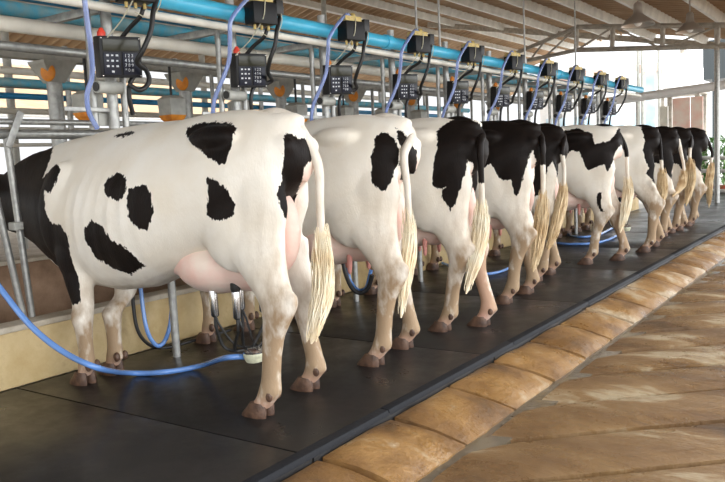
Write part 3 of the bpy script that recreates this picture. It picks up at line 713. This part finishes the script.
# ------------------------------------------------ one milking unit per stall
def rel(px, py, X, k=1): w = atx(px, py, X); return Vector((w.x, w.y-(2.95+SP*k), w.z))
def digits(parent):
    cu = bpy.data.curves.new('digits','FONT'); cu.body = '1 2 3\n4 5 6\n7 8 9\n* 0 #'; cu.size = .024; cu.space_line = 1.05; cu.extrude = .0006
    o = bpy.data.objects.new('tmp', cu); C.objects.link(o); me = bpy.data.meshes.new_from_object(o.evaluated_get(bpy.context.evaluated_depsgraph_get()))
    bpy.data.objects.remove(o); me.materials.append(MT['keys']); return me
def unit(k):
    yb = 2.95+SP*k
    lst = []
    # hanging steel frame
    fr = thing('hanger_frame', 'steel hanging frame holding the keypad and hoses', 'frame', (0,yb,0))
    MB().tube([(-3.82,0,1.49),(-3.82,0,2.42)], .032, 14).build('post','galv',fr)
    MB().tube([(-3.80,.07,1.49),(-3.80,.07,1.90)], .02, 12).build('thin_post','galv',fr)
    MB().tube([(-3.86,-.10,1.50),(-3.86,-.10,2.20)], .02, 12).build('thin_post','galv',fr)
    m = MB(); m.tube([(-3.76,-.15,1.725),(-3.76,.02,1.725)], .036, 16); m.build('pivot_sleeve','grey',fr)
    MB().tube([(-3.76,-.156,1.725),(-3.76,-.148,1.725)], .027, 14).build('sleeve_mouth','rubber',fr)
    MB().box((-3.82,-.15,1.60),(.012,.36,.025)).build('cross_bar','galv',fr,bevel=.003)
    MB().box((-3.86,-.06,1.56),(.012,.12,.10)).build('bracket_plate','grey',fr,bevel=.003)
    MB().box((-4.22,0,2.20),(.90,.04,.05)).build('arm','galv',fr,bevel=.004)
    # keypad
    kp = thing('keypad_box', 'black keypad box with display', 'keypad', (-3.66,yb+(.01 if k else -.04),1.89))
    kp.scale = (1.08,)*3
    kp.rotation_euler = (math.radians(2), math.radians(6), math.radians(-14))
    MB().box((-.035,0,0),(.075,.235,.215)).build('housing','black',kp,bevel=.008)
    MB().box((.0045,0,.062),(.006,.20,.062)).build('display','lcd',kp,bevel=.002)
    for s_ in (-1,1):
        MB().box((.004,s_*.053,-.035),(.006,.092,.115)).build('key_panel','panel',kp,bevel=.002)
    m = MB()
    for a in range(4):
        for b_ in range(3):
            if a == 3 and b_ != 1: continue
            c = (.0082,-.078+.026*b_,.008-.028*a); s1 = .011 if (a+b_) % 2 else .014
            m.box(c,(.0012,s1,s1*.72)); 
    m.build('key_symbols','keys',kp,smooth=False)
    o = link('key_digits', digs, kp); o.rotation_euler = (PI/2,0,PI/2); o.location = (.0085,.016,.0)
    for a in (-1,1):
        for b_ in (-1,1): o = link('screw', screw, kp); o.location = (.004,a*.106,b_*.097)
    MB().lathe([(.022,0),(.022,.018),(.008,.042)], (-.035,-.085,.108), 12).build('indicator_cap','red' if k < 2 else 'orange',kp)
    # pulsator on the blue pipe
    pu = thing('pulsator', 'black pulsator box with brass top on the blue pipe', 'pulsator', (-3.50,yb-.04,2.25))
    pu.scale = (1.1,)*3
    pu.rotation_euler = (0,0,math.radians(-14))
    MB().box((0,0,-.005),(.11,.175,.135)).build('housing','black',pu,bevel=.012)
    m = MB(); m.box((0,-.01,.078),(.09,.15,.035)); m.lathe([(.022,.09),(.022,.115),(.012,.125)],(0,.02,0),12); m.lathe([(.016,.09),(.016,.112)],(0,-.04,0),10); m.build('brass_valve','brass',pu,bevel=.003)
    MB().box((.01,.115,.04),(.07,.055,.09)).build('connector','rubber',pu,bevel=.008)
    for yy in (-.05,0,.05): MB().lathe([(.009,-.10),(.009,-.07)],(0,yy,0),8).build('nipple','brass',pu)
    # hoses and wires
    def hs(name, pts, r, m, lab, cat, n=8):
        o = MB().tube(curve_pts([p+Vector((0,yb,0)) for p in pts], n), r, 10).build(name, m); lst.append(tag(o, lab, cat)); return o
    V = lambda x,y,z: Vector((x,y,z))
    clear = [V(-3.50,-.03,2.345),V(-3.49,-.12,2.36)]+[rel(px-4,py,X) for px,py,X in ((236,18,-3.50),(234,38,-3.52),(233,60,-3.56),(227,78,-3.6),(219,98,-3.66),(217,116,-3.7),(222,125,-3.74))]
    if k == 0: clear = [rel(px,py,X,0) for px,py,X in ((80,-22,-3.50),(84,-4,-3.5),(87,20,-3.52),(91,50,-3.55),(92,75,-3.62),(87,95,-3.66),(89,112,-3.7),(97,128,-3.74))]
    hs('air_hose', clear, .0145, 'hose_clear', 'translucent blue hose', 'hose')
    black = [V(-3.47,.15,2.31),rel(277,30,-3.45),rel(275,45,-3.46),rel(270,60,-3.50),rel(268,72,-3.56),rel(272,80,-3.62),rel(266,84,-3.66)] if k else [V(-3.47,.15,2.31),rel(154,8,-3.45,0),rel(151,30,-3.45,0),rel(143,50,-3.48,0),rel(137,62,-3.54,0),rel(146,70,-3.58,0),rel(149,82,-3.6,0),rel(140,90,-3.62,0),rel(128,84,-3.66,0)]
    hs('power_cable', black, .0145, 'rubber', 'black hose', 'hose')
    low = [rel(257,82,-3.69),rel(252,92,-3.70),rel(251,104,-3.71),rel(253,118,-3.73)]
    hs('drop_cable', low, .014, 'rubber', 'black cable', 'cable')
    red = [V(-3.50,.02,2.16),V(-3.52,.0,2.10),V(-3.62,.0,2.05),V(-3.71,-.02,1.975)]
    hs('supply_cable', red, .013, 'rubber', 'short black cable', 'cable')
    wire = [V(-3.46,-.03,2.36),V(-3.44,-.06,2.30),V(-3.45,-.08,2.20),V(-3.55,-.10,2.08),V(-3.68,-.12,1.985)]
    hs('signal_wire', wire, .0035, 'wire', 'thin pale wire', 'wire')
    wire2 = [V(-3.44,.06,2.33),V(-3.42,.08,2.2),V(-3.46,.03,2.09),V(-3.5,-.05,2.12)]
    hs('signal_wire', wire2, .003, 'wire', 'looped pale wire', 'wire')
    return fr, kp, pu, lst
digs = digits(None)
screw = MB().ell((0,0,0),(.004,.005,.005),n=8,m=6).mesh('screw'); screw.materials.append(MT['chrome'])
NU = ['above the nearest cow','above the second cow from the camera','above the third cow from the camera','above the fourth cow from the camera','in the fifth milking unit','in the sixth milking unit','in the seventh milking unit','in the eighth milking unit','in the ninth milking unit','in the farthest milking unit']
for k in range(NST):
    fr, kp, pu, lst = unit(k); w_ = NU[k]
    tag(fr, 'steel hanging frame %s' % w_, None, 'hanging frames along the blue pipe')
    tag(kp, 'black keypad box with display %s' % w_, None, 'keypad boxes along the row')
    tag(pu, 'black pulsator box with brass top %s' % w_, None, 'pulsators on the blue pipe')
    for o, (nm, g) in zip(lst, (('translucent blue hose curving down left of the keypad','clear hoses'),('black hose hanging right of the keypad','black hoses'),('black cable dropping below the keypad','drop cables'),('short thick black cable between pulsator and keypad','supply cables'),('thin pale wire left of the supply cable','signal wires'),('thin looped pale wire right of the supply cable','looped wires'))):
        tag(o, '%s, %s' % (nm, w_), None, g+' of the milking units')
# tension rods from the roof to the pipes
for i, (px, py) in enumerate(((417,40),(440,48),(525,64),(576,78))):
    p = atx(px, py, -3.62)
    o = MB().tube([(p.x,p.y,2.295),(p.x,p.y,zr(p.x)+.09)], .011, 8).build('tension_rod','galv'); tag(o, 'thin vertical rod from roof to pipes, %s of four from the left' % ORD[i].replace('nearest','first'), 'rod', 'rods hanging from the roof')
# ------------------------------------------------ stall fittings
for k in range(9):
    y = 3.40+1.04*k
    if k >= 2: y = (B[k][1]+B[k+1][1])/2
    if k == 0: y = 3.33
    x = -3.86
    t = MB().tube([(x,y,0),(x,y,1.25)], .026, 14).build('stall_post','galv')
    tag(t, 'steel post standing between the %s and %s cow' % (('nearest','second','third','fourth','fifth','sixth','seventh','eighth','ninth')[k],('second','third','fourth','fifth','sixth','seventh','eighth','ninth','farthest')[k]), 'post', 'posts between the cows')
# neck gate by the nearest cow
g = thing('neck_gate', 'slanting steel gate bars crossing in front of the nearest cow\'s neck', 'gate', (-4.35,2.45,.37))
def gl(p): return p-Vector((-4.35,2.45,.37))
a, b_ = atx(6,135,-4.36), atx(30,302,-4.36); MB().tube([gl(a), gl(b_+(b_-a)*.12)], .021, 12).build('bar','galv',g)
a, b_ = atx(-22,120,-4.33), atx(21,306,-4.33); MB().tube([gl(a), gl(b_+(b_-a)*.1)], .021, 12).build('bar','galv',g)
p = atx(16,226,-4.345); MB().box(gl(p),(.07,.06,.05)).build('clamp','grey',g,bevel=.008)
a, b_ = atx(20,114,-4.28), atx(9,145,-4.28); d = (b_-a); m = MB(); m.box(gl((a+b_)/2),(.012,.045,d.length+.03),Matrix.Rotation(-math.atan2(d.y,-d.z)*-1,3,'X')); m.build('lever','galv',g,bevel=.004)
# ------------------------------------------------ milking clusters and hoses under the cows
def hose(px_pts, r, m, lab, name='milk_hose'):
    pts = [q if isinstance(q, Vector) else (aty(q[0],q[1],q[3]) if q[2]=='y' else atz(q[0],q[1],q[3]) if q[2]=='z' else atx(q[0],q[1],q[3])) for q in px_pts]
    o = MB().tube(curve_pts(pts, 10), r, 12).build(name, m); return tag(o, lab, 'hose', 'milk hoses')
def cluster(base, lab, claw, cups, teats=None):
    t = thing('milking_cluster', lab, 'milking cluster', claw, 'milking clusters under the cows')
    t0 = Vector(claw)
    MB().lathe([(.02,-.055),(.045,-.05),(.058,-.02),(.058,.0),(.05,.012),(.02,.02)], n=20).build('claw_bowl','bowl',t)
    MB().lathe([(.06,.0),(.062,.008),(.05,.02),(.03,.03)], n=20).build('claw_lid','chrome',t)
    for i, c in enumerate(cups):
        top, bot = Vector(c[0])-t0, Vector(c[1])-t0; ax = (top-bot).normalized()
        cu = MB().tube([bot, bot+(top-bot)*.06, top-(top-bot)*.04, top], [.014,.021,.023,.021], 16).build('teat_cup','chrome',t)
        MB().tube([top-ax*.005, top+ax*.012, top+ax*.045, top+ax*.055], [.022,.027,.027,.018], 14).build('liner_mouth','rubber',cu)
        s_ = Vector((.02*math.cos(i*1.6),.02*math.sin(i*1.6),.02)); mid = (bot+s_)/2+Vector((-.05+.03*(i%2),0,-.07))
        MB().tube(curve_pts([bot+ax*.01, bot-ax*.06, mid+Vector((-.01,-.015,-.02)), s_], 8), .009, 8).build('short_tube','rubber',t)
        MB().tube(curve_pts([bot+ax*.02, bot-ax*.05+Vector((.02,.01,0)), mid+Vector((.03,.015,.0)), s_+Vector((0,.01,.01))], 8), .006, 8).build('pulse_tube','rubber',t)
    return t
cw = aty(254,352,2.92)
ct = lambda x, y: Vector((B[0][0]+x, B[0][1]+y, 0))
cups = []
for tx in (-.32,-.15):
    for ty in (-.10,.10):
        p = ct(tx,ty); q = Vector((cw.x,cw.y,0)); cups.append(((p.x,p.y,.59),(p.x+(q.x-p.x)*.05,p.y,.44)))
cluster(B[0], 'steel milking cluster with milky bowl under the nearest cow', cw, cups)
cw2 = aty(625,240,9.5)
cups2 = [((B[5][0]-.30+.2*i, B[5][1]+s_*.085,.555),(B[5][0]-.30+.2*i,B[5][1]+s_*.085,.42)) for i in (0,1) for s_ in (-1,1)]
cups4 = [((B[6][0]-.32+.17*i, B[6][1]+s_*.10,.59),(B[6][0]-.31+.17*i,B[6][1]+s_*.10,.44)) for i in (0,1) for s_ in (-1,1)]
cluster(B[6], 'milking cluster under the seventh cow from the camera', Vector((B[6][0]-.12,B[6][1],.27)), cups4)
hose([cw+Vector((-.05,0,-.03)),(225,358,'y',2.86),(200,366,'z',.03),(165,372,'z',.025),(130,373,'z',.03),(98,368,'y',2.42),(62,351,'y',2.36),(30,325,'y',2.30),(0,288,'y',2.24),(-40,235,'y',2.2),Vector((-4.85,1.75,1.35)),Vector((-4.45,1.45,1.85)),Vector((-4.12,1.35,2.06))], .0165, 'hose_blue', 'long blue hose sweeping across the floor past the nearest cow\'s front hooves')
hose([(140,280,'x',-4.02),(142,300,'x',-4.0),(147,330,'x',-3.97),(156,345,'x',-3.95),(164,342,'x',-3.94),(170,325,'x',-3.94),(172,300,'x',-3.94),(172,280,'x',-3.94)], .014, 'hose_blue', 'blue hose hanging in a U under the nearest cow\'s belly')
hose([(133,278,'x',-4.12),(133,300,'x',-4.12),(137,328,'x',-4.1),(147,343,'x',-4.08),(162,348,'z',.02),(185,343,'z',.02),(230,330,'z',.02)], .012, 'rubber', 'thin black hose hanging behind the U-shaped blue hose')
hose([(343,262,'y',4.42),(346,275,'y',4.42),(352,288,'y',4.42),(360,293,'y',4.44),(368,288,'y',4.46),(372,275,'y',4.46)], .016, 'rubber', 'black hose loop behind the second cow\'s hind legs')
hose([(347,262,'y',4.5),(350,280,'y',4.5),(358,290,'y',4.5),(366,288,'y',4.5),(371,270,'y',4.5)], .014, 'hose_blue', 'blue hose loop behind the second cow\'s hind legs')
hose([(440,262,'z',.03),(455,268,'z',.02),(470,273,'z',.02),(485,274,'z',.02),(502,271,'z',.02),(520,262,'z',.02)], .016, 'hose_blue', 'blue hose lying on the floor between the third and fourth cows')
hose([(545,238,'z',.03),(558,243,'z',.02),(575,244,'z',.02),(595,243,'z',.02),(612,238,'z',.02),(622,232,'z',.03)], .018, 'hose_blue', 'front blue hose lying on the floor behind the fifth cow')
hose([(560,226,'z',.03),(568,234,'z',.02),(582,237,'z',.02),(600,234,'z',.02),(616,226,'z',.03)], .018, 'hose_blue', 'rear blue hose lying on the floor near the sixth cow\'s hooves')
# drain fitting / hanging lamps
def atd(px, py, D): return Vector(_ray(px, py)*(D/F))+Vector((0,0,CAMH))
for i, (px, py, D) in enumerate(((638,21,10.5),(690,28,12.5))):
    p = atd(px, py, D); print('lamp', p, zr(p.x))
    t = thing('pendant_lamp', 'spun metal pendant lamp under the roof, %s of the pair' % ('left','right')[i], 'lamp', p, 'pendant lamps')
    MB().lathe([(.225,-.06),(.22,-.04),(.16,.02),(.09,.07),(.065,.10),(.06,.17),(.0605,.17),(.064,.10),(.087,.065),(.155,.015),(.213,-.045),(.219,-.06)], n=28, cap=False).build('lamp_shade','shade',t)
    MB().lathe([(.06,.10),(.06,.22),(.04,.25)], n=16).build('ballast_housing','shade',t)
    MB().ell((0,0,-.0),(.06,.06,.075)).build('bulb','white',t)
    MB().tube([(0,0,.24),(0,0,zr(p.x)-p.z-.02)], .012, 8).build('suspension_rod','rust',t)
# ---------------------------------------------------------------- bright yard beyond the shed
def place(name, mb, m, lab, cat, group=None, **k): return tag(mb.build(name, m, **k), lab, cat, group)
Yt = 26.0
a, b_, c = aty(664,92,Yt), aty(703,90,Yt), aty(684,53,Yt)
r_ = (b_.x-a.x)/2; zc = a.z
t = thing('water_tank', 'big white domed tank on a steel stand in the yard', 'tank', ((a.x+b_.x)/2, Yt, zc), None)
H_ = c.z-zc
MB().lathe([(r_,0),(r_,H_*.55),(r_*.93,H_*.68),(r_*.62,H_*.86),(r_*.2,H_*.97),(r_*.1,H_)], n=32).build('tank_body','white',t)
MB().lathe([(r_*.15,H_-.05),(r_*.15,H_+.15)], n=16).build('lid','rust',t)
m = MB(); m.box((0,0,-.08),(r_*2.3,r_*2.3,.16)); m.build('platform','rust',t)
for sx in (-1,1):
    for sy in (-1,1): MB().box((sx*r_*.9,sy*r_*.9,-.1-(zc+.4)/2),(.14,.14,zc+.3)).build('leg','rust',t)
a, b_, c = aty(588,92,Yt), aty(648,94,Yt), aty(625,62,Yt)
t = place('canvas_tent', MB().lathe([((b_.x-a.x)/2,-.0),((b_.x-a.x)/2*.96,.3),(.08,c.z-a.z)], ((a.x+b_.x)/2,Yt,a.z), 8), 'white', 'white pointed tent roof left of the tank', 'tent', smooth=False)
for dx_ in (-1,1): MB().box((( a.x+b_.x)/2+dx_*(b_.x-a.x)*.33,Yt,(a.z-.35)/2),(.1,.1,a.z+.35)).build('pole','galv').parent = None
for o in [o for o in C.objects if o.name.startswith('pole')]:
    w_ = o.matrix_world.copy(); tag(o, 'pale pole under the pointed tent roof', 'pole', 'tent poles')
# long bright gutter beam at the end of the roof
a, b_ = aty(604,102,18.5), aty(760,80,18.5)
place('gutter_beam', MB().tube([(a.x,18.5,a.z),(b_.x,18.5,b_.z)], .10, 12), 'white', 'long white pipe crossing beneath the tank', 'pipe')
# painted boards
for i, (x0, x1, y0, y1, mm) in enumerate(((673,690,97,128,'wood'),(691,703,96,140,'wood'),(660,668,106,140,'cream'))):
    a, b_ = aty(x0,y1,23.), aty(x1,y0,23.)
    place('painted_board', MB().box(((a.x+b_.x)/2,23.,(a.z-.35)/2+(b_.z-a.z)/2),(b_.x-a.x,.06,b_.z+.35)), mm, ('faded red board behind the farthest cows','narrow faded red board left of the steel column','narrow cream panel left of the faded red boards')[i], 'board')
# dark open shed at the right edge
a = aty(703,80,30.); b_ = aty(745,36,30.)
t = thing('dark_shed', 'dark steel shed frame at the right edge of the yard', 'shed', (a.x,30.,-.35))
zz = lambda z: z+.35
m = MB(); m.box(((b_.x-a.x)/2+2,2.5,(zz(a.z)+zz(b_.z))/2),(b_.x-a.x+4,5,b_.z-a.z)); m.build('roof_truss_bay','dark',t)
for i in range(3): MB().box((.4+i*2.2,0,zz(a.z)/2),(.16,.16,zz(a.z))).build('post','dark',t)
# rails, plants and pots behind the farthest cow
Yf = 21.
for i, py in enumerate((158,171,191)):
    a, b_ = aty(695,py,Yf), aty(760,py,Yf)
    o = MB().tube([(a.x,Yf,a.z),(b_.x,Yf,b_.z)], .05, 8).build('fence_rail','grey'); tag(o, '%s horizontal rail behind the steel column' % ('top','middle','bottom')[i], 'rail', 'fence rails at the yard')
rl = random.Random(4)
for i, px in enumerate((704,724)):
    a = aty(px,185,22.); 
    t = thing('potted_plant', 'leafy green plant in terracotta pot, %s behind the rails' % ('left','right')[i], 'plant', (a.x,22.,-.35), 'potted plants in the yard')
    MB().lathe([(.16,0),(.24,zz(a.z))], n=14).build('pot','terracotta',t)
    m = MB()
    for q in range(420):
        c = Vector((rl.gauss(0,.15), rl.gauss(0,.2), zz(a.z)+rl.uniform(0,1.25))); d = Vector((rl.uniform(-1,1),rl.uniform(-1,1),rl.uniform(-.2,.8))).normalized(); s_ = d.cross(Vector((0,0,1))).normalized()*.04
        b0 = len(m.v); m.v += [c-s_*.2, c+d*.07+s_, c+d*.18, c+d*.07-s_]; m.f.append([b0,b0+1,b0+2,b0+3])
    m.build('foliage','leaf',t,smooth=False)
    MB().tube([(0,0,0.1),(0,0,zz(a.z)+1.0)],.02,6).build('stem','leaf',t)
# far boundary of the yard: low pale building
a = aty(560,70,34.)
a, b_ = aty(540,118,34.), aty(662,62,34.); w_ = b_.x-a.x
t = thing('yard_building', 'pale low building with a red roof edge beyond the yard', 'building', ((a.x+b_.x)/2,36,-.35))
MB().box((0,0,b_.z/2),(w_,4,b_.z)).build('wall','white',t)
MB().box((0,-2.05,b_.z+.15),(w_+.4,.3,.34)).build('roof_edge','wood',t)
for i in range(4): MB().box((-w_*.36+w_*.24*i,-2.03,b_.z*.55),(.9,.06,1.0)).build('window','paleblue',t)
a, b_ = aty(646,98,24.5), aty(655,56,24.5)
place('blue_tarpaulin', MB().box(((a.x+b_.x)/2,24.5,(b_.z-.35)/2),(b_.x-a.x,.08,b_.z+.35)), 'paleblue', 'hanging blue sheet left of the white tank', 'sheet')
for i, px in enumerate((638,642,659)):
    p = aty(px,48,25.)
    tag(MB().tube([(p.x,25.,-.35),(p.x,25.,p.z)], .05, 8).build('yard_pole','grey'), '%s of three thin poles left of the white tank' % ('leftmost','middle','rightmost')[i], 'pole', 'yard poles')
# ---------------------------------------------------------------- camera, world, view
cd = bpy.data.cameras.new('camera'); cam = bpy.data.objects.new('camera', cd); C.objects.link(cam)
cam.matrix_world = Matrix(((*M[0], 0), (*M[1], 0), (*M[2], CAMH), (0,0,0,1)))
cd.sensor_width = 36; cd.lens = F/725*36; cd.clip_end = 300; cd.clip_start = .05
bpy.context.scene.camera = cam
W = bpy.data.worlds.new('daylight'); bpy.context.scene.world = W; W.use_nodes = True
wn = W.node_tree.nodes; wl = W.node_tree.links; bg = wn['Background']; bg.inputs[0].default_value = (.95,.975,1,1)
# overcast bright sky, strongest on the sun's side of the shed
tcw = wn.new('ShaderNodeTexCoord'); vd = wn.new('ShaderNodeVectorMath'); vd.operation = 'DOT_PRODUCT'
vd.inputs[1].default_value = Vector((.80,.10,.35)).normalized(); wl.new(tcw.outputs['Generated'], vd.inputs[0])
mr = wn.new('ShaderNodeMapRange'); mr.interpolation_type = 'SMOOTHSTEP'
mr.inputs['From Min'].default_value = -.35; mr.inputs['From Max'].default_value = .8; mr.inputs['To Min'].default_value = SKYL; mr.inputs['To Max'].default_value = SKY
wl.new(vd.outputs['Value'], mr.inputs['Value']); wl.new(mr.outputs[0], bg.inputs[1])
vs = bpy.context.scene.view_settings; vs.view_transform = 'Standard'; vs.look = 'None'; vs.exposure = EXPO; vs.gamma = 1; vs.use_curve_mapping = False
bpy.context.scene.cycles.max_bounces = 8; bpy.context.scene.cycles.diffuse_bounces = 5
sl = bpy.data.lights.new('sun','SUN'); sl.energy = SUN; sl.angle = .01; sl.color = (1,.96,.9); so = bpy.data.objects.new('sun', sl); C.objects.link(so)
so.rotation_euler = Vector((-.12,.5,-.86)).to_track_quat('-Z','Y').to_euler()
